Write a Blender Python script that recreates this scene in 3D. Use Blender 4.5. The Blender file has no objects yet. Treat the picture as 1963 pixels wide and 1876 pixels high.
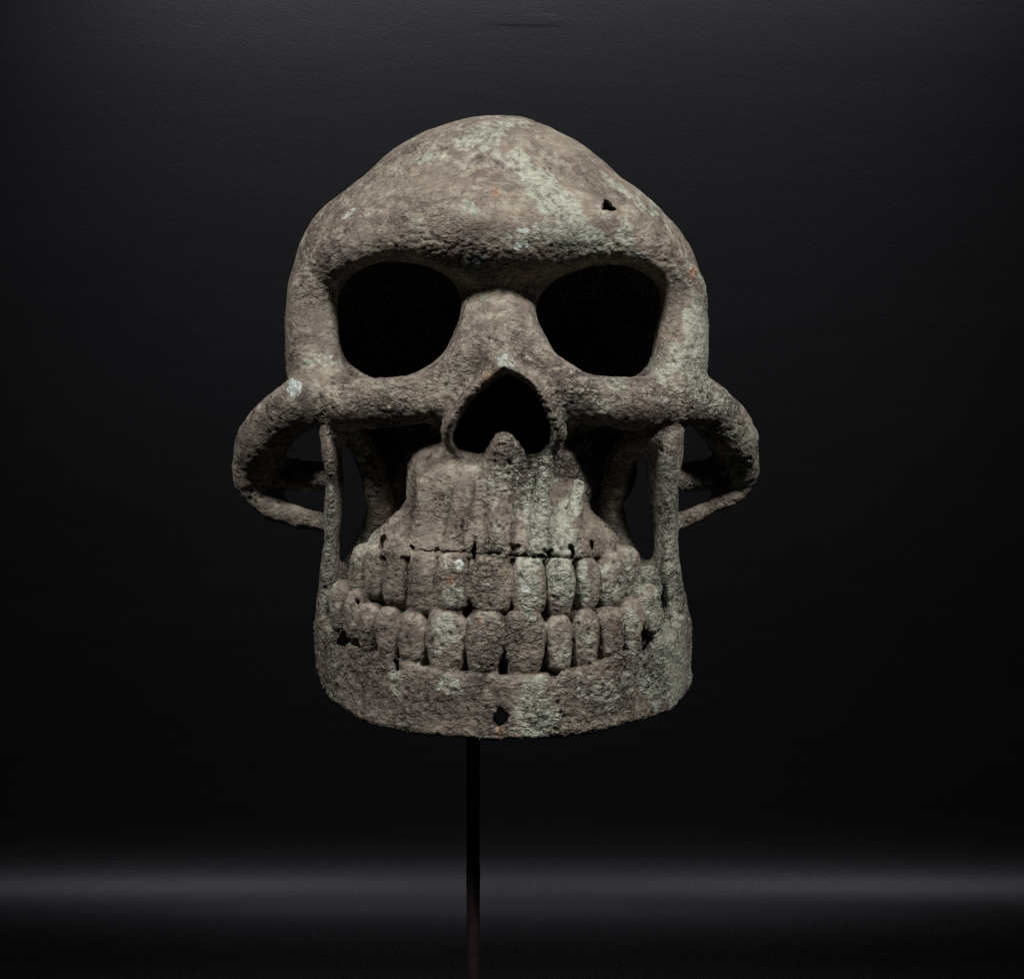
import bpy, math, numpy as np
from mathutils import Vector
from concurrent.futures import ThreadPoolExecutor

# ------------------------------------------------------------------ camera, world, lamps, exposure
SC = bpy.context.scene
COL = SC.collection
S = 0.00025            # metres per sculpting unit
D = 4000.0             # camera distance in sculpting units (1 m)
CX, CZ = 981.5, 938.0

cam_d = bpy.data.cameras.new('camera')
cam = bpy.data.objects.new('camera', cam_d)
COL.objects.link(cam)
cam.location = (0, -D * S, 0)
cam.rotation_euler = (math.radians(90), 0, 0)
cam_d.sensor_width = 36.0
cam_d.lens = 36.0 * D / 1963.0
cam_d.clip_start, cam_d.clip_end = 0.05, 50
SC.camera = cam

w = bpy.data.worlds.new('World')
SC.world = w
w.use_nodes = True
w.node_tree.nodes['Background'].inputs[0].default_value = (0.75, 0.85, 1.0, 1)
w.node_tree.nodes['Background'].inputs[1].default_value = 0.006

def area(name, loc, target, sx, sy, power, color, spread=180):
    d = bpy.data.lights.new(name, 'AREA')
    d.shape = 'RECTANGLE'; d.size = sx; d.size_y = sy
    d.energy = power; d.color = color; d.spread = math.radians(spread)
    o = bpy.data.objects.new(name, d)
    COL.objects.link(o)
    o.location = loc
    o.rotation_euler = (Vector(target) - Vector(loc)).to_track_quat('-Z', 'Y').to_euler()
    return o

area('key_lamp', (-0.66, -0.90, 1.15), (0, 0, 0.0), 0.44, 0.15, 2.5, (1.0, 0.972, 0.94), 60)
area('key_lamp', (0.72, -0.90, 1.15), (0, 0, 0.0), 0.44, 0.15, 2.8, (1.0, 0.972, 0.94), 60)
area('backdrop_lamp', (0.08, 0.46, 0.66), (0.03, 0.72, 0.44), 0.9, 0.06, 2.2, (0.97, 0.98, 1.0), 84)

SC.view_settings.view_transform = 'Standard'
SC.view_settings.look = 'None'
SC.view_settings.exposure = 0.0
SC.view_settings.gamma = 1.0
SC.cycles.use_denoising = False      # the denoiser would wipe out the fine grain of the corrosion

# ------------------------------------------------------------------ noise in numpy
_rng = np.random.RandomState(7)
_perm = _rng.permutation(256).astype(np.int32)
_perm = np.concatenate([_perm, _perm, _perm])
_grad = _rng.normal(size=(256, 3)).astype(np.float32)
_grad /= np.linalg.norm(_grad, axis=1)[:, None]
_jit = _rng.rand(256, 3).astype(np.float32)

def perlin(p):
    i = np.floor(p).astype(np.int32); f = (p - i).astype(np.float32); i &= 255
    u = f * f * f * (f * (f * 6 - 15) + 10)
    out = np.zeros(len(p), np.float32)
    for dx in (0, 1):
        wx = u[:, 0] if dx else 1 - u[:, 0]
        hx = _perm[i[:, 0] + dx]
        for dy in (0, 1):
            wy = u[:, 1] if dy else 1 - u[:, 1]
            hy = _perm[hx + i[:, 1] + dy]
            for dz in (0, 1):
                wz = u[:, 2] if dz else 1 - u[:, 2]
                g = _grad[_perm[hy + i[:, 2] + dz]]
                d = g[:, 0] * (f[:, 0] - dx) + g[:, 1] * (f[:, 1] - dy) + g[:, 2] * (f[:, 2] - dz)
                out += wx * wy * wz * d
    return out * 1.5

def fbm(p, size, octaves=3, seed=0.0, gain=0.5):
    a, s, out = 1.0, 1.0 / size, 0
    for k in range(octaves):
        out = out + a * perlin(p * s + (seed + 17.3 * k))
        a *= gain; s *= 2.03
    return out

def cells(p):
    """distance to the nearest jittered cell point (Worley), 0 .. about 1"""
    i = np.floor(p).astype(np.int32); f = (p - i).astype(np.float32); i &= 255
    best = np.full(len(p), 9, np.float32)
    for dx in (-1, 0, 1):
        hx = _perm[(i[:, 0] + dx) & 255]
        for dy in (-1, 0, 1):
            hy = _perm[hx + ((i[:, 1] + dy) & 255)]
            for dz in (-1, 0, 1):
                j = _jit[_perm[hy + ((i[:, 2] + dz) & 255)]]
                d = (j[:, 0] + dx - f[:, 0]) ** 2 + (j[:, 1] + dy - f[:, 1]) ** 2 + (j[:, 2] + dz - f[:, 2]) ** 2
                best = np.minimum(best, d)
    return np.sqrt(best)

def sstep(a, b, x):
    t = np.clip((x - a) / (b - a), 0, 1)
    return t * t * (3 - 2 * t)

# ------------------------------------------------------------------ distance fields
def P(px, py, y):
    m = (D + y) / D
    return np.array([(px - CX) * m, y, (CZ - py) * m], np.float32)

def smin(a, b, k):
    h = np.maximum(k - np.abs(a - b), 0) / k
    return np.minimum(a, b) - h * h * k * 0.25

def smax(a, b, k):
    return -smin(-a, -b, k)

class Tube:
    """round tube along a smooth path of (px, py, depth, radius); ysc < 1 makes it a blade deep in y"""
    def __init__(self, pts, sub=3, ysc=1.0, xsc=1.0):
        q = np.array([list(P(a, b, c)) + [r] for a, b, c, r in pts], np.float32)
        n = len(q); out = []
        for i in range(n - 1):
            p0, p1, p2, p3 = q[max(i - 1, 0)], q[i], q[i + 1], q[min(i + 2, n - 1)]
            for t in np.linspace(0, 1, sub, endpoint=False):
                out.append(0.5 * ((2 * p1) + (-p0 + p2) * t + (2 * p0 - 5 * p1 + 4 * p2 - p3) * t ** 2 + (-p0 + 3 * p1 - 3 * p2 + p3) * t ** 3))
        out.append(q[-1]); c = np.array(out, np.float32)
        self.sc = np.array([xsc, ysc, 1], np.float32)
        R = c[:, 3].max() / self.sc
        self.lo, self.hi = c[:, :3].min(0) - R, c[:, :3].max(0) + R
        c[:, :3] *= self.sc
        self.a, self.b = c[:-1], c[1:]
    def f(self, p):
        p = p * self.sc
        best = np.full(len(p), 1e6, np.float32)
        for a, b in zip(self.a, self.b):
            ab = b[:3] - a[:3]
            t = np.clip((p - a[:3]) @ ab / max(float(ab @ ab), 1e-6), 0, 1)
            d = p - a[:3] - t[:, None] * ab
            np.minimum(best, np.sqrt(np.einsum('ij,ij->i', d, d)) - (a[3] + t * (b[3] - a[3])), out=best)
        return best

class Dome:
    """hollowed head shape: a front outline swept to ellipses in depth"""
    def __init__(self, outline, centre, bf, bb, scale=1.0, face=222.0):
        self.c = P(*centre)
        m = (D + centre[2]) / D
        o = np.array(outline, np.float32)
        dx, dz = (o[:, 0] - CX) * m - self.c[0], (CZ - o[:, 1]) * m - self.c[2]
        th, r = np.arctan2(dz, dx), np.hypot(dx, dz) * scale
        k = np.argsort(th); th, r = th[k], r[k]
        g = np.linspace(-np.pi, np.pi, 721)
        R = np.interp(g, np.r_[th - 2 * np.pi, th, th + 2 * np.pi], np.r_[r, r, r])
        ker = np.hanning(23); ker /= ker.sum()
        R = np.convolve(np.r_[R[-31:-1], R, R[1:31]], ker, 'same')[30:-30]
        self.g, self.R = g, R.astype(np.float32)
        self.bf, self.bb, self.face = bf * scale, bb * scale, face * scale
        M = R.max()
        self.lo = self.c - np.array([M, self.bf, M]); self.hi = self.c + np.array([M, self.bb, M])
    def f(self, p):
        q = p - self.c
        R = np.interp(np.arctan2(q[:, 2], q[:, 0]), self.g, self.R)
        rho2 = (q[:, 0] ** 2 + q[:, 2] ** 2) / R ** 2
        t = np.clip((q[:, 2] + 10) / 150, 0, 1)
        front = self.face + (self.bf - self.face) * t * t * (3 - 2 * t)      # the face lies back under the forehead
        b = np.where(q[:, 1] < 0, front, self.bb)
        g = np.sqrt(rho2 + (q[:, 1] / b) ** 2) + 1e-6
        return (np.sqrt((q * q).sum(1)) * (1 - 1 / g)).astype(np.float32)

class Column:
    """upright body whose plan is a superellipse; rows of (py, px_centre, half_width, depth_front), axis at depth yc"""
    def __init__(self, rows, yc, n=3.0, back=120.0, kz=12.0):
        r = np.array(rows, np.float32)
        self.z = CZ - r[:, 0]
        k = np.argsort(self.z)
        self.z, self.x, self.a, self.b = self.z[k], (r[:, 1] - CX)[k], r[:, 2][k], (yc - r[:, 3])[k]
        self.yc, self.n, self.back, self.kz = yc, n, back, kz
        self.lo = np.array([(self.x - self.a).min(), yc - self.b.max(), self.z.min()])
        self.hi = np.array([(self.x + self.a).max(), yc + back, self.z.max()])
    def f(self, p):
        z = p[:, 2]
        x, a, b = np.interp(z, self.z, self.x), np.interp(z, self.z, self.a), np.interp(z, self.z, self.b)
        dx, dy = p[:, 0] - x, p[:, 1] - self.yc
        b = np.where(dy > 0, self.back, b)
        g = (np.abs(dx / a) ** self.n + np.abs(dy / b) ** self.n) ** (1 / self.n) + 1e-6
        d = np.hypot(dx, dy) * (1 - 1 / g)
        return smax(d, np.maximum(self.z[0] - z, z - self.z[-1]), self.kz).astype(np.float32)

class Band:
    """upright band following a plan path: (px, depth, py_top, py_bottom, half_thickness)"""
    def __init__(self, pts, rnd=9.0, sub=4):
        q = np.array([[(a - CX) * (D + y) / D, y, (CZ - t) * (D + y) / D, (CZ - b) * (D + y) / D, h] for a, y, t, b, h in pts], np.float32)
        n = len(q); out = []
        for i in range(n - 1):
            p0, p1, p2, p3 = q[max(i - 1, 0)], q[i], q[i + 1], q[min(i + 2, n - 1)]
            for t in np.linspace(0, 1, sub, endpoint=False):
                out.append(0.5 * ((2 * p1) + (-p0 + p2) * t + (2 * p0 - 5 * p1 + 4 * p2 - p3) * t ** 2 + (-p0 + 3 * p1 - 3 * p2 + p3) * t ** 3))
        out.append(q[-1]); self.c = np.array(out, np.float32); self.rnd = rnd
        h = self.c[:, 4].max()
        self.lo = np.array([self.c[:, 0].min() - h, self.c[:, 1].min() - h, self.c[:, 3].min()])
        self.hi = np.array([self.c[:, 0].max() + h, self.c[:, 1].max() + h, self.c[:, 2].max()])
    def f(self, p):
        best = np.full(len(p), 1e12, np.float32); par = np.zeros((len(p), 3), np.float32)
        for a, b in zip(self.c[:-1], self.c[1:]):
            ab = b[:2] - a[:2]
            t = np.clip((p[:, :2] - a[:2]) @ ab / max(float(ab @ ab), 1e-6), 0, 1)
            d = p[:, :2] - a[:2] - t[:, None] * ab
            d = np.einsum('ij,ij->i', d, d)
            m = d < best
            best[m] = d[m]
            par[m] = a[2:] + t[m, None] * (b[2:] - a[2:])
        d = np.sqrt(best)
        mid, hh = (par[:, 0] + par[:, 1]) / 2, (par[:, 0] - par[:, 1]) / 2
        ex, ez = d - par[:, 2] + self.rnd, np.abs(p[:, 2] - mid) - hh + self.rnd
        return (np.hypot(np.maximum(ex, 0), np.maximum(ez, 0)) + np.minimum(np.maximum(ex, ez), 0) - self.rnd).astype(np.float32)

class Tooth:
    def __init__(self, x0, x1, yt, yb, arc, depth=34.0, lean=0.0, push=0.0, n=2.8, taper=0.0):
        cx0, a, yc, b, pw = arc
        px, py = (x0 + x1) / 2, (yt + yb) / 2
        u = np.clip((px - cx0) / a, -0.97, 0.97)
        y = yc - b * (1 - abs(u) ** pw) ** (1 / pw)
        e = 0.01
        u2 = np.clip(u + e, -0.99, 0.99)
        y2 = yc - b * (1 - abs(u2) ** pw) ** (1 / pw)
        ang = np.clip(math.atan2(y2 - y, (u2 - u) * a + 1e-6), -1.0, 1.0)
        self.c = P(px, py, y + depth * 0.55 - push)
        m = (D + y) / D
        self.h = np.array([(x1 - x0) * 0.5 * m / max(math.cos(ang), 0.62) + 1.0, depth, (yb - yt) * 0.5 * m], np.float32)
        ca, sa = math.cos(ang), math.sin(ang)
        cl, sl = math.cos(lean), math.sin(lean)
        Rz = np.array([[ca, sa, 0], [-sa, ca, 0], [0, 0, 1]], np.float32)
        Ry = np.array([[cl, 0, -sl], [0, 1, 0], [sl, 0, cl]], np.float32)
        self.M = (Ry @ Rz).T
        self.n, self.taper = n, taper
        R = float(np.linalg.norm(self.h)) * 0.9
        self.lo, self.hi = self.c - R, self.c + R
    def f(self, p):
        q = (p - self.c) @ self.M
        u = np.abs(q / self.h)
        if self.taper:
            u[:, 0] /= np.clip(1 + self.taper * q[:, 2] / self.h[2], 0.5, 1.5)
        g = (u ** self.n).sum(1) ** (1 / self.n) + 1e-6
        return (np.sqrt((q * q).sum(1)) * (1 - 1 / g)).astype(np.float32)

class Prism:
    """polygon (px, py at depth yr) cut straight along y from y0 to y1"""
    def __init__(self, poly, yr, y0, y1, flare=0.0):
        v = np.array([P(a, b, yr) for a, b in poly])[:, [0, 2]]
        # round the outline a little
        for _ in range(2 if len(poly) > 5 else 0):
            v = np.concatenate([[0.75 * v[i] + 0.25 * v[(i + 1) % len(v)], 0.25 * v[i] + 0.75 * v[(i + 1) % len(v)]] for i in range(len(v))])
        self.v, self.y0, self.y1, self.flare, self.yr = v, y0, y1, flare, yr
        self.lo = np.array([v[:, 0].min() - 60 * bool(flare), y0, v[:, 1].min() - 60 * bool(flare)])
        self.hi = np.array([v[:, 0].max() + 60 * bool(flare), y1, v[:, 1].max() + 60 * bool(flare)])
    def f(self, p):
        x, z = p[:, 0], p[:, 2]; v = self.v
        d = np.full(len(p), 1e12, np.float32); s = np.zeros(len(p), bool)
        for i in range(len(v)):
            a, b = v[i], v[i - 1]
            e = b - a
            wx, wz = x - a[0], z - a[1]
            t = np.clip((wx * e[0] + wz * e[1]) / (e @ e), 0, 1)
            d = np.minimum(d, (wx - e[0] * t) ** 2 + (wz - e[1] * t) ** 2)
            c = ((a[1] <= z) & (z < b[1])) | ((b[1] <= z) & (z < a[1]))
            s ^= c & (wx < e[0] * wz / (e[1] if abs(e[1]) > 1e-9 else 1e-9))
        d = np.sqrt(d); d[s] *= -1
        d = d - self.flare * np.clip(p[:, 1] - self.yr, 0, 120)
        return np.maximum(d, np.maximum(self.y0 - p[:, 1], p[:, 1] - self.y1)).astype(np.float32)

# ------------------------------------------------------------------ the skull, piece by piece
OUT = [(548, 600), (550, 660), (553, 730), (549, 556), (566, 503), (588, 447), (609, 413), (647, 381), (690, 345), (733, 308), (776, 278), (831, 250), (894, 230), (954, 224),
       (1008, 230), (1050, 247), (1101, 274), (1148, 308), (1191, 341), (1239, 379), (1281, 422), (1316, 465), (1337, 508),
       (1351, 580), (1354, 650), (1352, 730), (1325, 790), (1200, 806), (950, 812), (700, 806), (580, 790)]
CC = (950, 560, 120)
root_ridges = [
   Tube([(1048, 850, -140, 12), (1042, 930, -182, 15), (1032, 1055, -212, 20)]),
   Tube([(1108, 930, -140, 12), (1100, 1000, -176, 17), (1086, 1058, -194, 20)]),
   Tube([(900, 910, -158, 14), (880, 980, -190, 19), (866, 1054, -206, 21)]),
   Tube([(812, 890, -118, 14), (812, 980, -160, 19), (800, 1050, -182, 21)]),
   Tube([(965, 930, -166, 16), (962, 985, -194, 23), (955, 1055, -210, 26)]),
   Tube([(770, 990, -112, 14), (750, 1020, -124, 22), (738, 1048, -126, 20)]),
   Tube([(1140, 1000, -84, 10), (1164, 1048, -136, 17)]),
   Tube([(728, 1140, -110, 20), (780, 1150, -160, 20), (838, 1156, -200, 17)]),     # corrosion that has fused the left back teeth
]
bone = {
 'cranium': [
   Dome(OUT, CC, 295, 430),
   # the forehead rolls under into the brow
   Tube([(590, 590, -5, 38), (622, 528, -48, 44), (690, 472, -86, 62), (800, 444, -110, 78), (885, 440, -116, 90), (955, 448, -118, 98),
         (1035, 442, -116, 90), (1110, 442, -110, 78), (1215, 468, -86, 62), (1286, 528, -48, 44), (1314, 590, -5, 38)]),
   # plug added between skull cavity and nose, keeps socket light out of the nose
   Tube([(900, 758, 50, 64), (1010, 758, 50, 64)]),
   # walls added beside the nose to block light coming through the orbits
   Tube([(898, 600, -50, 22), (896, 680, -50, 26), (880, 735, -46, 28)], ysc=0.26),
   Tube([(1008, 600, -50, 22), (1014, 680, -50, 26), (1036, 735, -46, 28)], ysc=0.26),
   # swelling between the brows
   Tube([(890, 484, -104, 46), (955, 500, -112, 56), (1025, 486, -104, 46)]),
   # fill added under the orbits, stops light leaking below the cheekbones
   Tube([(640, 776, 0, 34), (740, 780, -10, 38), (860, 772, -40, 38)], ysc=0.42),
   Tube([(1270, 776, 0, 34), (1170, 780, -10, 38), (1060, 772, -40, 38)], ysc=0.42),
   # outer rims of the orbits
   Tube([(606, 560, -38, 48), (605, 630, -42, 52), (608, 695, -52, 51), (622, 742, -66, 46)]),
   Tube([(1302, 560, -38, 47), (1302, 630, -42, 52), (1298, 695, -52, 51), (1284, 742, -66, 46)]),
   # bridge of the nose
   Tube([(955, 505, -80, 62), (955, 558, -84, 54), (957, 606, -112, 52), (963, 655, -170, 46), (968, 697, -225, 30)]),
   Tube([(935, 640, -140, 46), (905, 695, -160, 46), (860, 745, -150, 46)]),
   Tube([(985, 640, -140, 46), (1025, 695, -165, 46), (1080, 740, -155, 46)]),
   # rim of the nasal opening
   Tube([(968, 704, -232, 11), (920, 738, -214, 12), (880, 784, -192, 12), (858, 826, -168, 12), (866, 854, -136, 12), (890, 880, -96, 13)], ysc=0.32),
   Tube([(968, 704, -232, 11), (1018, 732, -216, 12), (1052, 782, -194, 12), (1070, 826, -170, 12), (1062, 854, -138, 12), (1040, 880, -98, 13)], ysc=0.32),
   Tube([(884, 752, -150, 34), (858, 790, -126, 28), (850, 815, -110, 22)]),
   Tube([(1052, 752, -150, 34), (1076, 790, -126, 28), (1080, 815, -110, 22)]),
   Tube([(846, 790, -36, 44), (838, 860, -30, 44), (835, 930, -20, 44)]),  # fill added behind the rim on both sides, closes a light leak
   Tube([(1086, 790, -36, 44), (1092, 860, -30, 44), (1096, 930, -20, 44)]),
 ],
 'cheekbone': [
   Tube([(870, 757, -150, 39), (800, 765, -142, 43), (720, 772, -120, 48), (650, 770, -85, 52), (592, 768, -45, 51), (545, 796, 0, 50),
         (506, 842, 50, 52), (490, 892, 108, 44), (500, 936, 132, 32), (522, 966, 116, 24)]),
   Tube([(484, 905, 110, 30), (540, 908, 108, 31), (600, 912, 75, 30), (634, 914, 20, 24)]),
   Tube([(484, 930, 125, 28), (510, 962, 116, 24), (560, 987, 82, 20), (628, 1004, 15, 18)]),
 ],
 'cheekbone.001': [
   Tube([(1050, 750, -155, 39), (1110, 761, -146, 43), (1190, 773, -122, 48), (1260, 771, -85, 52), (1325, 766, -45, 50), (1372, 795, 0, 48),
         (1405, 842, 60, 48), (1420, 892, 118, 36), (1410, 934, 140, 22), (1384, 960, 116, 14)]),
   Tube([(1406, 895, 112, 30), (1360, 908, 105, 31), (1310, 914, 70, 30), (1280, 916, 15, 26)]),
   Tube([(1410, 938, 135, 13), (1370, 966, 105, 13), (1320, 992, 65, 14), (1282, 1006, 10, 16)]),
 ],
 'upper_jaw': [
   Column([(795, 955, 168, -90), (850, 952, 172, -128), (876, 950, 171, -150), (955, 949, 167, -176), (980, 949, 182, -186), (1006, 949, 211, -196), (1032, 948, 236, -206), (1062, 946, 248, -214)], 20, 3.8, 130),
   Tube([(955, 760, 230, 110), (955, 880, 230, 110)]),
   # root ridges on the front of the jaw
   *root_ridges,
   # walls behind the cheekbones
   Tube([(775, 740, 130, 90), (775, 820, 130, 86), (768, 900, 100, 76), (772, 960, 85, 58), (768, 1030, 80, 50)]),
   Tube([(1140, 740, 130, 90), (1142, 820, 130, 84), (1150, 900, 100, 72), (1144, 960, 85, 52), (1148, 1030, 80, 48)]),
 ],
 'lower_jaw': [
   Band([(650, 330, 1190, 1262, 16), (637, 200, 1200, 1290, 17), (639, 60, 1190, 1318, 21), (650, -20, 1206, 1336, 23), (670, -85, 1226, 1354, 26), (745, -164, 1252, 1392, 26), (850, -216, 1282, 1409, 20),
         (960, -232, 1292, 1416, 20), (1070, -216, 1288, 1412, 20), (1165, -168, 1256, 1392, 26), (1248, -82, 1226, 1368, 26), (1274, -24, 1204, 1352, 24), (1289, 50, 1180, 1334, 23), (1293, 200, 1180, 1300, 18), (1285, 330, 1170, 1262, 16)], 11),
   # upright branches
   Tube([(634, 1270, 110, 22), (630, 1210, 88, 20), (629, 1150, 60, 16), (632, 1090, 30, 14), (638, 1010, 6, 15), (641, 930, -14, 17), (637, 860, -29, 19), (634, 770, -14, 22)], ysc=0.25),
   Tube([(1282, 1290, 110, 42), (1279, 1220, 104, 44), (1280, 1150, 84, 36), (1276, 1090, 56, 30), (1276, 1010, 15, 21), (1271, 930, -1, 29), (1274, 860, -16, 35), (1278, 770, -5, 34)], ysc=0.40),
   # plates joining them to the walls behind the cheeks
   Tube([(640, 806, -66, 18), (672, 824, -66, 22), (704, 872, -30, 26), (728, 950, 20, 28), (738, 1010, 50, 24)]),
   Tube([(1280, 812, -62, 28), (1236, 828, -62, 29), (1194, 874, -30, 30), (1172, 945, 20, 26), (1164, 1010, 50, 22)]),
   Tube([(722, 985, 50, 14), (704, 1030, 40, 18), (676, 1085, 50, 16), (642, 1140, 60, 16)]),
   Tube([(1178, 985, 50, 14), (1194, 1040, 40, 17), (1230, 1100, 45, 22), (1278, 1150, 60, 24)]),
   # gum that carries both rows of teeth
   Column([(1045, 950, 232, -186), (1110, 950, 266, -190), (1180, 955, 284, -192), (1290, 955, 286, -190)], 70, 2.6, 90),
 ],
}
UP = (953, 290, 60, 280, 2.5)
LO = (953, 322, 70, 292, 2.5)
teeth = [  # upper row then lower row: x0, x1, top, bottom, lean, push, taper
 (688, 722, 1046, 1140, UP, .06, 0, 0), (716, 750, 1042, 1146, UP, .04, 2, 0), (746, 794, 1048, 1160, UP, 0, 0, -.1), (788, 846, 1058, 1172, UP, 0, 4, 0),
 (838, 900, 1058, 1168, UP, 0, 8, -.1), (896, 984, 1062, 1174, UP, 0, 6, -.05), (980, 1044, 1066, 1178, UP, 0, 8, 0), (1044, 1096, 1068, 1177, UP, 0, 3, .05),
 (1096, 1138, 1068, 1168, UP, .02, 0, .1), (1138, 1182, 1056, 1164, UP, -.05, 0, 0), (1172, 1214, 1046, 1154, UP, -.2, 0, 0), (1210, 1254, 1086, 1152, UP, -.45, -4, 0),
 (650, 683, 1117, 1212, LO, .10, 0, 0), (676, 708, 1136, 1234, LO, .06, 2, .1), (699, 737, 1162, 1256, LO, .03, 0, .1), (732, 773, 1169, 1272, LO, 0, 0, .1), (770, 824, 1174, 1276, LO, 0, 0, .05),
 (820, 896, 1169, 1292, LO, 0, 6, .05), (893, 972, 1175, 1296, LO, 0, 10, .1), (962, 1043, 1175, 1296, LO, 0, 10, .1), (1043, 1094, 1184, 1288, LO, 0, 3, .05), (1093, 1141, 1174, 1280, LO, 0, 3, .1),
 (1138, 1183, 1168, 1264, LO, 0, 2, .1), (1180, 1224, 1152, 1258, LO, -.12, 2, .1), (1210, 1254, 1124, 1216, LO, -.2, 0, .1),
]
tooth_prims = [Tooth(a + .3, b - .3, t - (7 if arc is LO else 3), q + (6 if arc is UP else 3), arc, lean=ln + float(_rng.uniform(-.035, .035)), push=pu + float(_rng.uniform(-3, 5)), taper=tp + (.02 if arc is LO else 0), n=3.05) for a, b, t, q, arc, ln, pu, tp in teeth]

EYE_L = [(650, 623), (657, 677), (684, 714), (734, 729), (790, 722), (845, 689), (880, 638), (887, 596), (875, 556), (850, 526), (788, 508), (721, 510), (667, 534), (646, 566)]
EYE_R = [(1025, 596), (1038, 646), (1069, 694), (1119, 718), (1179, 725), (1223, 723), (1250, 688), (1254, 644), (1268, 596), (1268, 552), (1233, 520), (1159, 508), (1092, 526), (1046, 558)]
NOSE = [(968, 713), (925, 742), (888, 788), (868, 838), (882, 862), (925, 868), (1005, 868), (1036, 862), (1060, 836), (1046, 786), (1014, 738)]
cuts = [(Dome(OUT, CC, 295, 430, 0.87), 14), (Prism(EYE_L, 0, -400, 60, 0.05), 16), (Prism(EYE_R, 0, -400, 60, 0.05), 16), (Prism(NOSE, -190, -400, -14, 0.05), 5), (Prism([(884, 830), (1048, 830), (1048, 985), (884, 985)], 0, -112, 60), 10)]
after = [('upper_jaw', Tube([(967, 844, -184, 16), (967, 864, -172, 31), (968, 900, -146, 48), (966, 950, -138, 58)]), 14)]
holes = [
 Prism([(1146, 409), (1151, 403), (1156, 402), (1157, 388), (1164, 387), (1167, 397), (1176, 402), (1182, 409)], -120, -300, 40),
 Prism([(958 + 17 * math.cos(t), 1376 + 18 * math.sin(t)) for t in np.linspace(0, 6.283, 9)[:-1]], -245, -400, -150),
 Prism([(902, 1034), (914, 1034), (917, 1052), (914, 1080), (905, 1081), (902, 1056)], -225, -300, -150),
 Prism([(962, 1240), (971, 1240), (970, 1276), (978, 1290), (950, 1292), (960, 1272)], -240, -290, -165),
 Prism([(1222, 1184), (1234, 1200), (1252, 1226), (1228, 1248), (1218, 1240)], -60, -180, 60),
 Prism([(662, 1200), (672, 1196), (682, 1226), (668, 1238), (652, 1226)], 0, -140, 90),
 Prism([(886, 1164), (902, 1158), (910, 1168), (896, 1186), (880, 1178)], -225, -300, -160),
 Prism([(800, 1055), (850, 1058), (900, 1062), (1000, 1067), (1050, 1071), (1100, 1074), (1100, 1070), (1050, 1067), (1000, 1063), (900, 1058), (850, 1055), (800, 1051)], -220, -300, -186),
]
for x, y, wd, dp in [(988, 1050, 22, 10), (1052, 1058, 16, 12), (838, 1056, 9, 12), (732, 1040, 16, 24), (790, 1050, 8, 9), (1096, 1056, 11, 26), (1136, 1046, 10, 16), (1188, 1036, 12, 12), (690, 1150, 12, 10), (1062, 1292, 26, 12), (762, 1272, 14, 22)]:
    u = abs(x - 953) / 300
    yd = 60 - 280 * (1 - u ** 2.5) ** (1 / 2.5)
    holes.append(Prism([(x - wd * .6, y - dp * .3), (x - wd * .1, y - dp * .6), (x + wd * .5, y - dp * .4), (x + wd * .3, y + dp * .1), (x + wd * .1, y + dp * .7), (x - wd * .2, y + dp * .4)], yd, yd - 60, yd + 22))

KB, KT = 24.0, 3.0
jaw_parts = bone['lower_jaw']
skull_parts = [pr for n, L in bone.items() if n != 'lower_jaw' for pr in L]
order = [(n, pr) for n, L in bone.items() for pr in L]
ridges = set(id(pr) for pr in root_ridges)

def near(pr, lo, hi, m=64.0):
    return np.all(pr.lo - m <= hi) and np.all(pr.hi + m >= lo)

def field(p, mg=96.0):
    lo, hi = p.min(0), p.max(0)
    F = np.full(len(p), 300.0, np.float32)
    for pr in skull_parts:
        if near(pr, lo, hi, mg):
            F = smin(F, pr.f(p), 7.0 if id(pr) in ridges else KB)
    J = np.full(len(p), 300.0, np.float32)
    for pr in jaw_parts:
        if near(pr, lo, hi, mg):
            J = smin(J, pr.f(p), 26.0)
    F = smin(F, J, 5.0)
    for pr, k in cuts:
        if near(pr, lo, hi, mg):
            F = smax(F, -pr.f(p), k)
    for n, pr, k in after:
        if near(pr, lo, hi, mg):
            F = smin(F, pr.f(p), k)
    for pr in tooth_prims:
        if near(pr, lo, hi, mg):
            F = smin(F, pr.f(p), KT)
    hs = [pr for pr in holes if near(pr, lo, hi, 16)]
    if hs:
        q = p + 6.5 * np.stack([perlin(p / 15 + 3), perlin(p / 15 + 7), perlin(p / 15 + 11)], 1)
        for pr in hs:
            F = smax(F, -pr.f(q), 4.0)
    return F

H = 2.7
def axis(*segs):
    out = [segs[0][0]]
    for a, b, h in segs:
        out += list(a + h * np.arange(1, int(round((b - a) / h)) + 1))
    return np.array(out, np.float32)
AX = axis((-600, 560, H))
AY = axis((-320, 130, H), (130, 330, 4.0), (330, 600, 9.0))
AZ = axis((-520, 770, H))

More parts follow.
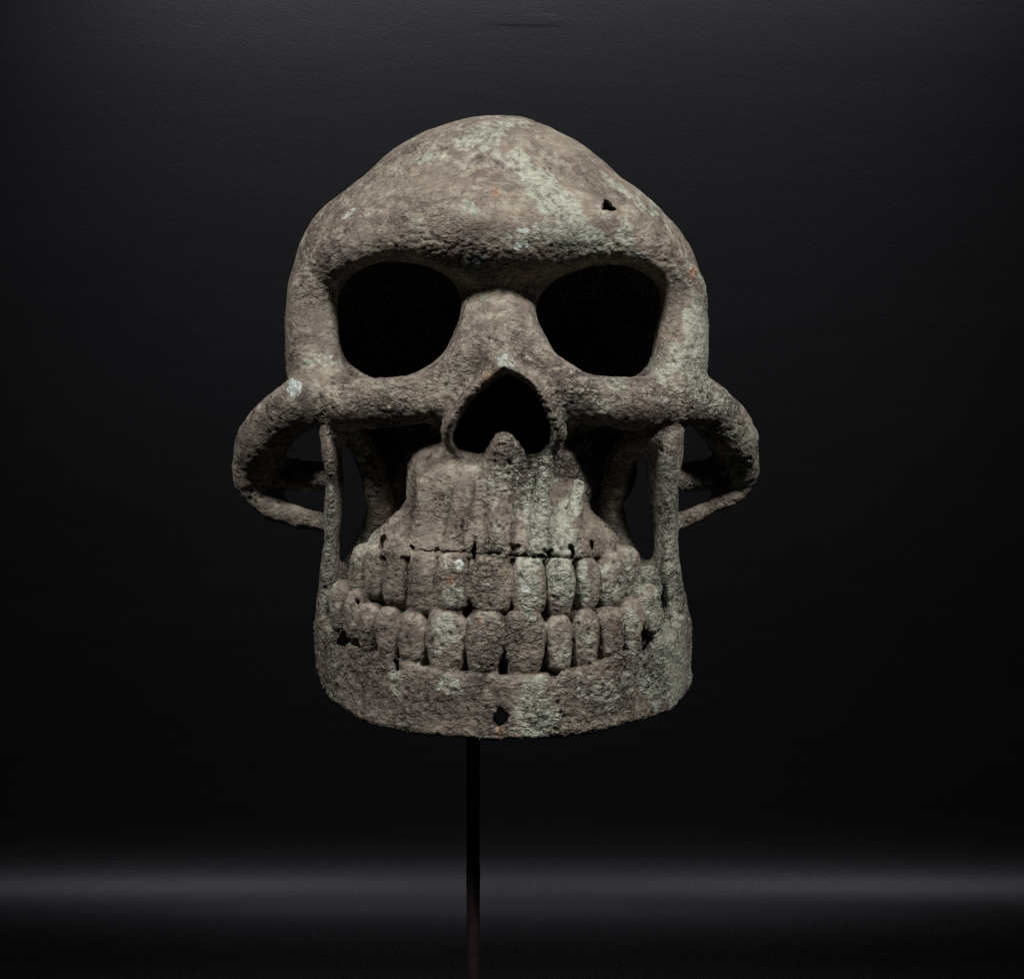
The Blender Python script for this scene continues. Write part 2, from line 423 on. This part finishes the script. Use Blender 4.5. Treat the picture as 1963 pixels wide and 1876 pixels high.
def polygonise():
    nx, ny, nz = len(AX), len(AY), len(AZ)
    F = np.full((nx, ny, nz), 300.0, np.float32)
    B = 24
    def job(t):
        i, j, k = t
        xs, ys, zs = AX[i:i + B], AY[j:j + B], AZ[k:k + B]
        lo, hi = np.array([xs[0], ys[0], zs[0]]), np.array([xs[-1], ys[-1], zs[-1]])
        if not any(near(pr, lo, hi, 30) for _, pr in order) and not any(near(pr, lo, hi, 10) for pr in tooth_prims):
            return
        c = (lo + hi) / 2; e = (hi - lo) / 4
        pb = np.array([c + e * np.array(o) for o in ((-1, -1, -1), (1, -1, -1), (-1, 1, -1), (1, 1, -1), (-1, -1, 1), (1, -1, 1), (-1, 1, 1), (1, 1, 1))], np.float32)
        v = field(pb)
        r = float(np.linalg.norm(e)) * 1.5 + 4
        if (v > r).all() or (v < -r).all():
            F[i:i + B, j:j + B, k:k + B] = np.clip(v.mean(), -300, 300)
            return
        g = np.stack(np.meshgrid(xs, ys, zs, indexing='ij'), -1).reshape(-1, 3)
        F[i:i + B, j:j + B, k:k + B] = field(g, 32.0).reshape(len(xs), len(ys), len(zs))
    with ThreadPoolExecutor(4) as ex:
        list(ex.map(job, [(i, j, k) for i in range(0, nx, B) for j in range(0, ny, B) for k in range(0, nz, B)]))
    F[0] = F[-1] = 9; F[:, 0] = 9; F[:, -1] = 9; F[:, :, 0] = 9; F[:, :, -1] = 9
    N = F < 0
    cnt = np.zeros((nx - 1, ny - 1, nz - 1), np.uint8)
    for a in (0, 1):
        for b in (0, 1):
            for c in (0, 1):
                cnt += N[a:nx - 1 + a, b:ny - 1 + b, c:nz - 1 + c]
    act = (cnt > 0) & (cnt < 8)
    ci = np.argwhere(act)
    idx = np.full(act.shape, -1, np.int32)
    idx[act] = np.arange(len(ci), dtype=np.int32)
    pos = np.zeros((len(ci), 3), np.float32); num = np.zeros(len(ci), np.float32)
    cor = [(a, b, c) for a in (0, 1) for b in (0, 1) for c in (0, 1)]
    def val(o):
        return F[ci[:, 0] + o[0], ci[:, 1] + o[1], ci[:, 2] + o[2]]
    V = {o: val(o) for o in cor}
    for o in cor:
        for ax in range(3):
            if o[ax] == 0:
                o2 = list(o); o2[ax] = 1; o2 = tuple(o2)
                a, b = V[o], V[o2]
                m = (a < 0) != (b < 0)
                t = np.where(m, a / np.where(m, a - b, 1), 0)
                q = np.tile(np.array(o, np.float32), (len(ci), 1)); q[:, ax] = t
                pos[m] += q[m]; num[m] += 1
    pos /= num[:, None]
    co = np.empty_like(pos)
    for ax, A in enumerate((AX, AY, AZ)):
        i0 = ci[:, ax]
        co[:, ax] = A[i0] + pos[:, ax] * (A[i0 + 1] - A[i0])
    quads = []
    for ax in range(3):
        sl0, sl1 = [slice(None)] * 3, [slice(None)] * 3
        sl0[ax] = slice(0, -1); sl1[ax] = slice(1, None)
        ch = N[tuple(sl0)] != N[tuple(sl1)]
        e = np.argwhere(ch)
        inside = N[e[:, 0], e[:, 1], e[:, 2]]
        u, v = (ax + 1) % 3, (ax + 2) % 3
        def cell(du, dv):
            q = e.copy(); q[:, u] -= du; q[:, v] -= dv
            return idx[q[:, 0], q[:, 1], q[:, 2]]
        q = np.stack([cell(1, 1), cell(0, 1), cell(0, 0), cell(1, 0)], 1)
        q[~inside] = q[~inside][:, ::-1]
        quads.append(q)
    quads = np.concatenate(quads)
    quads = quads[(quads >= 0).all(1)]
    return co, quads

def normals(co, q):
    n = np.cross(co[q[:, 2]] - co[q[:, 0]], co[q[:, 3]] - co[q[:, 1]])
    out = np.zeros_like(co)
    for k in range(4):
        for a in range(3):
            out[:, a] += np.bincount(q[:, k], n[:, a], len(co))
    return out / np.maximum(np.linalg.norm(out, axis=1), 1e-9)[:, None]

co, quads = polygonise()
# drop loose crumbs and smooth the lattice a little
for _ in range(1):
    acc = np.zeros_like(co); c = np.zeros(len(co), np.float32)
    for k in range(4):
        a, b = quads[:, k], quads[:, (k + 1) % 4]
        for ax in range(3):
            acc[:, ax] += np.bincount(a, co[b, ax], len(co))
        c += np.bincount(a, minlength=len(co))
    co = 0.55 * co + 0.45 * acc / np.maximum(c, 1)[:, None]
co = co.astype(np.float32)

# which part each vertex belongs to (before the relief is added)
names = list(bone.keys()) + ['tooth'] * len(tooth_prims)
best = np.full(len(co), 1e6, np.float32); lab = np.zeros(len(co), np.int32)
def claim(k, pr, bias=0.0):
    m = np.all((co > pr.lo - 30) & (co < pr.hi + 30), axis=1)
    i = np.nonzero(m)[0]
    if len(i):
        v = pr.f(co[i]) + bias
        w_ = v < best[i]
        best[i[w_]] = v[w_]; lab[i[w_]] = k
for k, n in enumerate(bone):
    for pr in bone[n]:
        claim(k, pr)
    for n2, pr, _ in after:
        if n2 == n:
            claim(k, pr)
for k, pr in enumerate(tooth_prims):
    claim(len(bone) + k, pr, -2.0)

# corroded relief: dents, scabs, pits and cracks
nrm = normals(co, quads)
warp = co + 9 * np.stack([fbm(co, 40, 2, 3.1), fbm(co, 40, 2, 9.7), fbm(co, 40, 2, 15.2)], 1)
lump = fbm(co, 110, 2, 1.0)
mid = fbm(warp, 36, 2, 5.0)
crust = fbm(warp * np.array([1, 1, 1.7], np.float32), 15, 2, 8.0, 0.7)
rough_zone = sstep(-0.25, 0.45, fbm(co, 140, 2, 21.0))
pitc = cells(warp / 17.0)
pit = sstep(0.36, 0.12, pitc) * sstep(-0.1, 0.4, fbm(co, 60, 2, 31.0))
ridge = 1 - np.abs(fbm(warp, 24, 2, 40.0)) * 2.2
crack = sstep(0.90, 0.995, ridge) * sstep(0.0, 0.4, fbm(co, 90, 1, 44.0))
amp = 0.40 + 0.90 * rough_zone
amp = np.where(lab >= len(bone), 0.75 * amp, amp)
calm = 1 - 0.55 * sstep(40, 330, co[:, 2] - 0.25 * np.abs(co[:, 1] + 160))       # the crown is worn smoother than the face
iz_ = CZ - co[:, 2] * D / (D + co[:, 1])
arch = np.isin(lab, [1, 2])
thin = (lab == list(bone).index('lower_jaw')) & (iz_ < 1190)
crust = np.where(thin, 0.45 * crust, crust); mid = np.where(thin, 0.6 * mid, mid)
crust = np.where(arch, 0.45 * crust, crust)
ix_ = CX + co[:, 0] * D / (D + co[:, 1])
browz = sstep(1.3, 0.4, np.abs(iz_ - 488 - 0.00012 * (ix_ - 955) ** 2) / 46) * (np.abs(ix_ - 952) < 380) * (co[:, 1] < 60)
crust = crust * (1 + 1.0 * browz); mid = mid * (1 + 0.7 * browz); pit = np.maximum(pit, 0.8 * browz * sstep(0.40, 0.16, cells(warp / 12.0 + 5)))
relief = 4.5 * lump + (2.2 * mid + 2.3 * crust * amp - 3.4 * pit - 3.0 * crack) * calm
co2 = co + nrm * relief[:, None].astype(np.float32)
nrm2 = normals(co2, quads)

rough_amt = (calm * (0.35 + 0.65 * rough_zone) * np.where(lab >= len(bone), 0.85, 1.0)).astype(np.float32)
# patina masks
def blob(pts, soft=0.6):
    """mask made of (px, py, rx, ry, angle, strength) stains on the front"""
    m = D / (D + co[:, 1]); ix, iy = CX + co[:, 0] * m, CZ - co[:, 2] * m
    wob = fbm(co, 46, 3, 61.0)
    out = np.zeros(len(co), np.float32)
    for px, py, rx, ry, an, st in pts:
        a = math.radians(an); dx, dy = ix - px, iy - py
        u, v = (dx * math.cos(a) + dy * math.sin(a)) / rx, (-dx * math.sin(a) + dy * math.cos(a)) / ry
        out = np.maximum(out, st * sstep(1.25, 1.25 - soft, np.sqrt(u * u + v * v) + 0.55 * wob))
    return np.where(co[:, 1] < 330, out, 0)
green = blob([(1060, 385, 120, 26, 47, .95), (1110, 445, 60, 28, 30, .8), (1130, 475, 60, 20, -5, .7), (1200, 440, 22, 40, 10, .7), (1000, 325, 60, 18, 30, .5),
              (925, 262, 60, 28, -15, .5), (850, 290, 60, 14, -30, .3), (905, 400, 22, 12, 40, .8), (1030, 450, 70, 22, -5, .45), (1335, 660, 30, 130, 0, .75),
              (1290, 700, 60, 40, 0, .5), (1380, 780, 60, 40, 45, .5), (1425, 850, 30, 60, -10, .4), (620, 690, 36, 16, 0, .5), (645, 600, 16, 50, 0, .3),
              (1035, 960, 26, 130, 4, .8), (1075, 1020, 34, 60, 8, .75), (1105, 960, 12, 60, 12, .6), (1015, 1115, 24, 60, 0, .9), (1070, 1115, 24, 60, 0, .9),
              (1115, 1110, 16, 50, 0, .7), (1160, 1115, 14, 40, 0, .45), (1200, 1100, 16, 60, 20, .5), (1225, 1110, 26, 40, 30, .8), (1205, 1210, 16, 50, 0, .6),
              (1030, 1375, 44, 60, 0, .95), (1150, 1320, 40, 26, 0, .4), (1275, 1290, 48, 70, 0, .8), (1285, 1150, 40, 120, 0, .65), (1270, 960, 40, 120, 0, .55),
              (850, 1205, 34, 30, 0, .7), (870, 1140, 24, 26, 0, .5), (760, 1310, 14, 34, 0, .55), (860, 1310, 30, 22, 10, .6), (630, 1080, 16, 170, 0, .45),
              (690, 860, 40, 40, 0, .4), (985, 930, 60, 60, 0, .3), (700, 1040, 20, 60, 0, .4), (960, 930, 20, 50, 0, .25), (640, 1290, 12, 60, 0, .35)])
general = sstep(0.12, 0.65, fbm(co, 75, 3, 71.0)) * 0.5
green = np.clip(np.maximum(green, general * (0.4 + 0.6 * sstep(-120, 260, co[:, 0]))), 0, 1)
white = blob([(567, 745, 17, 17, 0, 1), (970, 693, 22, 15, 0, .7), (880, 1083, 10, 12, 0, .9), (635, 683, 7, 6, 0, .9), (992, 472, 9, 7, 0, 1), (1012, 470, 8, 6, 0, .9),
              (668, 408, 16, 5, -35, .8), (1230, 488, 20, 7, 10, .6), (845, 1310, 6, 20, 20, .6), (1008, 1128, 10, 10, 0, .7), (1000, 442, 18, 6, 0, .8), (840, 1245, 8, 8, 0, .7),
              (1130, 455, 10, 7, 0, .6), (1098, 1225, 7, 7, 0, .5)], 0.5)
orange = blob([(950, 372, 12, 16, 0, 1), (1328, 525, 9, 14, 0, .9), (1095, 322, 10, 8, 0, .7), (865, 1112, 12, 14, 0, .9), (920, 1193, 8, 10, 0, .9), (940, 716, 30, 7, -30, .7), (1345, 800, 14, 10, 0, .7),
               (1232, 483, 18, 16, 0, .5), (960, 1400, 16, 12, 0, .8), (790, 330, 20, 12, 0, .5), (1000, 410, 26, 12, 10, .45), (710, 455, 22, 12, 0, .3), (850, 250, 30, 10, -20, .3), (975, 1408, 60, 8, 0, .5),
               (900, 1390, 6, 6, 0, .5), (1040, 940, 8, 8, 0, .3), (1265, 985, 24, 40, 0, .5), (1215, 870, 24, 40, 0, .55)], 0.7)
brown = blob([(760, 1100, 90, 70, 0, .65), (760, 1230, 80, 50, 0, .6), (800, 1340, 150, 60, 8, .9), (940, 500, 120, 26, 0, .9), (900, 440, 110, 30, 0, .55), (950, 535, 70, 34, 0, .7),
              (800, 985, 50, 60, 0, .5), (880, 1000, 30, 60, 0, .5), (1090, 900, 26, 70, 10, .6), (960, 1250, 70, 30, 0, .4), (930, 1350, 90, 60, 0, .8), (1160, 1340, 70, 40, -10, .6), (680, 1330, 60, 40, 30, .5),
              (480, 880, 50, 80, 0, .5), (560, 830, 40, 30, -30, .5), (1300, 560, 40, 60, 0, .6), (600, 600, 40, 70, 0, .5), (1185, 1110, 14, 60, 0, .5), (1140, 1040, 20, 30, 0, .8), (1060, 465, 40, 16, 0, .6),
              (1150, 500, 30, 14, 0, .7), (1140, 350, 60, 30, 40, .4), (830, 330, 60, 20, -30, .4), (1200, 790, 80, 26, 0, .6), (760, 800, 90, 20, 0, .5), (1100, 770, 40, 20, 0, .5)], 0.9)
verdigris = blob([(908, 505, 20, 17, 0, 1), (1090, 470, 14, 8, 0, .5)], 0.5)

# ------------------------------------------------------------------ materials
def nt(name):
    m = bpy.data.materials.new(name); m.use_nodes = True
    return m, m.node_tree, m.node_tree.nodes['Principled BSDF']

class G:
    def __init__(self, tree): self.t = tree
    def n(self, kind, **kw):
        o = self.t.nodes.new(kind)
        for k, v in kw.items(): setattr(o, k, v)
        return o
    def put(self, sock, v):
        if hasattr(v, 'is_linked') or isinstance(v, bpy.types.NodeSocket): self.t.links.new(v, sock)
        else: sock.default_value = v
    def noise(self, vec, scale, detail=3, rough=0.55, dist=0.0):
        o = self.n('ShaderNodeTexNoise'); self.put(o.inputs['Vector'], vec)
        o.inputs['Scale'].default_value = scale; o.inputs['Detail'].default_value = detail
        o.inputs['Roughness'].default_value = rough; o.inputs['Distortion'].default_value = dist
        return o.outputs['Fac']
    def ramp(self, v, a, b):
        o = self.n('ShaderNodeMapRange', interpolation_type='SMOOTHSTEP'); self.put(o.inputs[0], v)
        o.inputs[1].default_value = a; o.inputs[2].default_value = b
        return o.outputs[0]
    def mix(self, f, a, b):
        o = self.n('ShaderNodeMix', data_type='RGBA'); self.put(o.inputs[0], f); self.put(o.inputs[6], a); self.put(o.inputs[7], b)
        return o.outputs[2]
    def math(self, op, a, b=0.0):
        o = self.n('ShaderNodeMath', operation=op); self.put(o.inputs[0], a); self.put(o.inputs[1], b)
        return o.outputs[0]

def rust_material():
    m, t, bs = nt('corroded_metal')
    g = G(t)
    co_ = g.n('ShaderNodeTexCoord').outputs['Object']
    at = g.n('ShaderNodeAttribute', attribute_name='patina')
    sep = g.n('ShaderNodeSeparateColor'); t.links.new(at.outputs['Color'], sep.inputs[0])
    gr, wh, org = sep.outputs[0], sep.outputs[1], sep.outputs[2]
    at2 = g.n('ShaderNodeAttribute', attribute_name='wear')
    sep2 = g.n('ShaderNodeSeparateColor'); t.links.new(at2.outputs['Color'], sep2.inputs[0])
    pitm, verd, scab = sep2.outputs[0], sep2.outputs[1], sep2.outputs[2]
    big = g.noise(co_, 45, 4, 0.6); med = g.noise(co_, 160, 4, 0.65, 0.4); fine = g.noise(co_, 330, 4, 0.66, 0.3); grit = g.noise(co_, 900, 2, 0.6)
    c = g.mix(g.ramp(big, 0.38, 0.62), (0.124, 0.099, 0.086, 1), (0.196, 0.165, 0.133, 1))
    c = g.mix(g.ramp(med, 0.42, 0.66), c, (0.272, 0.240, 0.195, 1))
    c = g.mix(g.math('MULTIPLY', g.ramp(g.noise(co_, 95, 3, 0.6, 0.5), 0.52, 0.68), 0.5), c, (0.162, 0.124, 0.120, 1))
    c = g.mix(g.math('MULTIPLY', g.ramp(g.noise(co_, 140, 3, 0.6, 0.4), 0.56, 0.72), 0.40), c, (0.27, 0.215, 0.140, 1))
    c = g.mix(g.math('MULTIPLY', g.ramp(g.noise(co_, 110, 4, 0.65, 0.6), 0.54, 0.70), 0.55), c, (0.235, 0.245, 0.195, 1))
    # crust: plates with cracked joints, and long thin horizontal cracks
    mp = g.n('ShaderNodeMapping'); t.links.new(co_, mp.inputs['Vector']); mp.inputs['Scale'].default_value = (0.75, 0.85, 1.25)
    dn = g.n('ShaderNodeTexNoise'); t.links.new(mp.outputs[0], dn.inputs['Vector']); dn.inputs['Scale'].default_value = 190; dn.inputs['Detail'].default_value = 3
    dv = g.n('ShaderNodeVectorMath', operation='SCALE'); t.links.new(dn.outputs['Color'], dv.inputs[0]); dv.inputs['Scale'].default_value = 0.006
    wv = g.n('ShaderNodeVectorMath', operation='ADD'); t.links.new(mp.outputs[0], wv.inputs[0]); t.links.new(dv.outputs[0], wv.inputs[1])
    vo = g.n('ShaderNodeTexVoronoi', feature='DISTANCE_TO_EDGE'); t.links.new(wv.outputs[0], vo.inputs['Vector']); vo.inputs['Scale'].default_value = 165
    plate = g.ramp(vo.outputs['Distance'], 0.0, 0.11)
    n1 = g.noise(wv.outputs[0], 120, 3, 0.6)
    line = g.ramp(g.math('ABSOLUTE', g.math('SUBTRACT', n1, 0.5)), 0.0, 0.035)
    area_ = g.ramp(g.noise(co_, 52, 3, 0.6), 0.42, 0.66)
    cm = g.math('MULTIPLY', area_, g.math('ADD', g.math('MULTIPLY', at2.outputs['Alpha'], 1.0), 0.12))
    joint = g.math('MULTIPLY', g.math('SUBTRACT', 1.0, g.math('MINIMUM', plate, line)), cm)
    brn = g.ramp(g.math('ADD', scab, g.math('MULTIPLY', g.math('SUBTRACT', med, 0.5), 1.2)), 0.15, 0.85)
    c = g.mix(g.math('MULTIPLY', brn, 0.85), c, g.mix(g.ramp(fine, 0.4, 0.62), (0.072, 0.056, 0.047, 1), (0.130, 0.106, 0.088, 1)))
    gm = g.ramp(g.math('ADD', gr, g.math('ADD', g.math('MULTIPLY', g.math('SUBTRACT', med, 0.5), 1.5), g.math('MULTIPLY', g.math('SUBTRACT', fine, 0.5), 0.9))), 0.11, 0.64)
    gcol = g.mix(g.ramp(fine, 0.35, 0.65), (0.195, 0.207, 0.165, 1), (0.375, 0.392, 0.325, 1))
    c = g.mix(g.math('MULTIPLY', gm, 0.86), c, gcol)
    om = g.ramp(g.math('ADD', org, g.math('MULTIPLY', g.math('SUBTRACT', fine, 0.5), 1.4)), 0.38, 1.05)
    c = g.mix(g.math('MULTIPLY', om, 0.5), c, (0.36, 0.185, 0.105, 1))
    wm = g.ramp(g.math('ADD', wh, g.math('MULTIPLY', g.math('SUBTRACT', fine, 0.5), 1.6)), 0.42, 1.10)
    c = g.mix(wm, c, (0.50, 0.57, 0.54, 1))
    c = g.mix(g.math('MULTIPLY', verd, 0.8), c, (0.05, 0.085, 0.075, 1))
    c = g.mix(g.math('MULTIPLY', pitm, 0.75), c, (0.040, 0.032, 0.028, 1))
    c = g.mix(g.math('MULTIPLY', joint, 0.72), c, (0.028, 0.022, 0.019, 1))
    # dark specks in the low spots of the fine noise, and pale grit
    c = g.mix(g.math('MULTIPLY', g.ramp(fine, 0.45, 0.35), g.math('ADD', g.math('MULTIPLY', at2.outputs['Alpha'], 0.75), 0.15)), c, (0.030, 0.024, 0.021, 1))
    c = g.mix(g.math('MULTIPLY', g.ramp(grit, 0.60, 0.74), 0.30), c, (0.36, 0.32, 0.27, 1))
    t.links.new(c, bs.inputs['Base Color'])
    bs.inputs['Roughness'].default_value = 0.82
    bs.inputs['Specular IOR Level'].default_value = 0.22
    crk = g.noise(mp.outputs[0], 300, 3, 0.65, 0.8)
    h = g.math('ADD', g.math('MULTIPLY', med, 0.5), g.math('ADD', g.math('MULTIPLY', fine, 0.8), g.math('MULTIPLY', grit, 0.25)))
    h = g.math('ADD', h, g.math('MULTIPLY', g.ramp(crk, 0.36, 0.56), 0.42))
    h = g.math('SUBTRACT', h, g.math('MULTIPLY', joint, 0.75))
    b = g.n('ShaderNodeBump'); b.inputs['Distance'].default_value = 0.0034
    t.links.new(g.math('ADD', g.math('MULTIPLY', at2.outputs['Alpha'], 0.85), 0.2), b.inputs['Strength'])
    t.links.new(h, b.inputs['Height']); t.links.new(b.outputs[0], bs.inputs['Normal'])
    return m

def backdrop_material():
    m, t, bs = nt('black_paper'); g = G(t)
    co_ = g.n('ShaderNodeTexCoord').outputs['Object']
    mp = g.n('ShaderNodeMapping'); t.links.new(co_, mp.inputs['Vector']); mp.inputs['Scale'].default_value = (0.8, 1, 4)
    soft = g.noise(mp.outputs[0], 3.0, 4, 0.55, 0.3)
    grain = g.noise(co_, 520, 2, 0.7)
    c = g.mix(g.ramp(soft, 0.3, 0.7), (0.0012, 0.0012, 0.0016, 1), (0.0020, 0.0020, 0.0025, 1))
    c = g.mix(g.math('MULTIPLY', g.ramp(grain, 0.45, 0.75), 0.3), c, (0.006, 0.006, 0.007, 1))
    t.links.new(c, bs.inputs['Base Color'])
    bs.inputs['Roughness'].default_value = 0.41
    bs.inputs['Specular IOR Level'].default_value = 0.245
    bs.inputs['Specular Tint'].default_value = (0.84, 0.86, 1.0, 1)
    h = g.math('ADD', g.math('MULTIPLY', soft, 0.22), g.math('MULTIPLY', grain, 0.05))
    # a scuffed crease in the paper near the top
    di = g.n('ShaderNodeVectorMath', operation='SUBTRACT'); t.links.new(co_, di.inputs[0]); di.inputs[1].default_value = (0.012, 0.72, 0.387)
    ds = g.n('ShaderNodeVectorMath', operation='MULTIPLY'); t.links.new(di.outputs[0], ds.inputs[0]); ds.inputs[1].default_value = (1, 1, 2.6)
    dl = g.n('ShaderNodeVectorMath', operation='LENGTH'); t.links.new(ds.outputs[0], dl.inputs[0])
    crease = g.math('MULTIPLY', g.ramp(dl.outputs['Value'], 0.050, 0.0), g.ramp(g.noise(mp.outputs[0], 24, 2, 0.5), 0.40, 0.62))
    h = g.math('ADD', h, g.math('MULTIPLY', crease, 0.08))
    b = g.n('ShaderNodeBump'); b.inputs['Strength'].default_value = 0.6; b.inputs['Distance'].default_value = 0.004
    t.links.new(h, b.inputs['Height']); t.links.new(b.outputs[0], bs.inputs['Normal'])
    return m

def rod_material():
    m, t, bs = nt('blackened_steel'); g = G(t)
    co_ = g.n('ShaderNodeTexCoord').outputs['Object']
    n = g.noise(co_, 260, 4, 0.65)
    t.links.new(g.mix(n, (0.006, 0.004, 0.004, 1), (0.016, 0.010, 0.009, 1)), bs.inputs['Base Color'])
    bs.inputs['Roughness'].default_value = 0.6
    bs.inputs['Specular IOR Level'].default_value = 0.12
    b = g.n('ShaderNodeBump'); b.inputs['Strength'].default_value = 0.4; b.inputs['Distance'].default_value = 0.0006
    t.links.new(n, b.inputs['Height']); t.links.new(b.outputs[0], bs.inputs['Normal'])
    return m

M_RUST, M_BACK, M_ROD = rust_material(), backdrop_material(), rod_material()

# ------------------------------------------------------------------ the backdrop: one sheet of paper, wall, sweep and table
FLOOR = -0.367
def backdrop():
    yw = 0.72
    L, n_ = 0.17, 60
    ang = (np.pi / 2) * (lambda t: t * t * (3 - 2 * t))((np.arange(n_) + 0.5) / n_)
    py_, pz_ = np.cumsum(np.cos(ang)) * L / n_, np.cumsum(np.sin(ang)) * L / n_
    y0 = yw - py_[-1]
    prof = [(-0.75, FLOOR), (0.1, FLOOR), (y0, FLOOR)] + [(y0 + a, FLOOR + b) for a, b in zip(py_, pz_)]
    prof += [(yw, z) for z in np.linspace(FLOOR + pz_[-1], 1.3, 14)[1:]]
    xs = np.linspace(-1.1, 1.1, 12)
    v = [(x, y, z) for y, z in prof for x in xs]
    n = len(xs)
    f = [(i * n + j, i * n + j + 1, (i + 1) * n + j + 1, (i + 1) * n + j) for i in range(len(prof) - 1) for j in range(n - 1)]
    me = bpy.data.meshes.new('backdrop'); me.from_pydata(v, [], f); me.update()
    me.polygons.foreach_set('use_smooth', [True] * len(me.polygons))
    me.materials.append(M_BACK)
    o = bpy.data.objects.new('backdrop', me); COL.objects.link(o)
    o['kind'] = 'structure'; o['label'] = 'black paper backdrop curving from wall to table'
    return o
backdrop()

# ------------------------------------------------------------------ the skull object
root = bpy.data.objects.new('skull_sculpture', None)
COL.objects.link(root)
root.empty_display_size = 0.05
BASE = Vector((P(958, 1418, -200)[0] * S, 0.0, P(958, 1418, -200)[2] * S))
root.location = BASE
root['label'] = 'corroded brown and green metal skull with bared teeth on a thin dark rod'
root['category'] = 'skull sculpture'

def make_part(name, vidx_mask_faces, parent):
    q = quads[vidx_mask_faces]
    used, inv = np.unique(q, return_inverse=True)
    q = inv.reshape(-1, 4).astype(np.int32)
    v = co2[used] * S - np.array(BASE, np.float32)
    me = bpy.data.meshes.new(name)
    me.vertices.add(len(v)); me.vertices.foreach_set('co', v.ravel())
    me.loops.add(q.size); me.loops.foreach_set('vertex_index', q.ravel())
    me.polygons.add(len(q)); me.polygons.foreach_set('loop_start', np.arange(0, q.size, 4, dtype=np.int32))
    me.polygons.foreach_set('use_smooth', np.ones(len(q), bool))
    me.update(calc_edges=True)
    me.normals_split_custom_set_from_vertices(nrm2[used])
    one = np.ones(len(used), np.float32)
    a = me.attributes.new('patina', 'FLOAT_COLOR', 'POINT')
    a.data.foreach_set('color', np.stack([green[used], white[used], orange[used], one], 1).ravel().astype(np.float32))
    a = me.attributes.new('wear', 'FLOAT_COLOR', 'POINT')
    a.data.foreach_set('color', np.stack([np.maximum(pit, crack)[used], verdigris[used], brown[used], rough_amt[used]], 1).ravel().astype(np.float32))
    me.materials.append(M_RUST)
    o = bpy.data.objects.new(name, me); COL.objects.link(o)
    o.parent = parent
    return o

flab = lab[quads[:, 0]]
for k, n in enumerate(names):
    sel = np.nonzero(flab == k)[0]
    if len(sel):
        make_part(n.split('.')[0], sel, root)

# ------------------------------------------------------------------ the rod it stands on
def rod():
    r, ry = 13 * S, 60
    x = P(907, 1500, ry)[0] * S; y = ry * S
    o0 = bpy.data.objects.new('mounting_rod', None); COL.objects.link(o0)
    o0.location = (x, y, FLOOR + 0.001)
    o0['label'] = 'thin dark brown metal rod holding the skull up from below'
    o0['category'] = 'display stand'
    def lathe(name, prof, seg=20):
        v = [(rr * math.cos(2 * math.pi * i / seg), rr * math.sin(2 * math.pi * i / seg), z) for rr, z in prof for i in range(seg)]
        f = [(a * seg + i, a * seg + (i + 1) % seg, (a + 1) * seg + (i + 1) % seg, (a + 1) * seg + i) for a in range(len(prof) - 1) for i in range(seg)]
        f += [tuple(range(seg))[::-1], tuple((len(prof) - 1) * seg + i for i in range(seg))]
        me = bpy.data.meshes.new(name); me.from_pydata(v, [], f); me.update(); me.materials.append(M_ROD)
        me.polygons.foreach_set('use_smooth', [len(p.vertices) == 4 for p in me.polygons])
        o = bpy.data.objects.new(name, me); COL.objects.link(o); o.parent = o0
        return o
    top = P(907, 1060, ry)[2] * S - FLOOR
    rs = np.random.RandomState(3)
    zs = np.linspace(0.006, top, 60)
    lathe('rod', [(r * (1 + 0.03 * rs.randn()), z) for z in zs])
    lathe('base_plate', [(0.045, 0.0), (0.0465, 0.002), (0.0465, 0.006), (0.044, 0.008)], 40)
rod()
print('verts', len(co2), 'quads', len(quads))
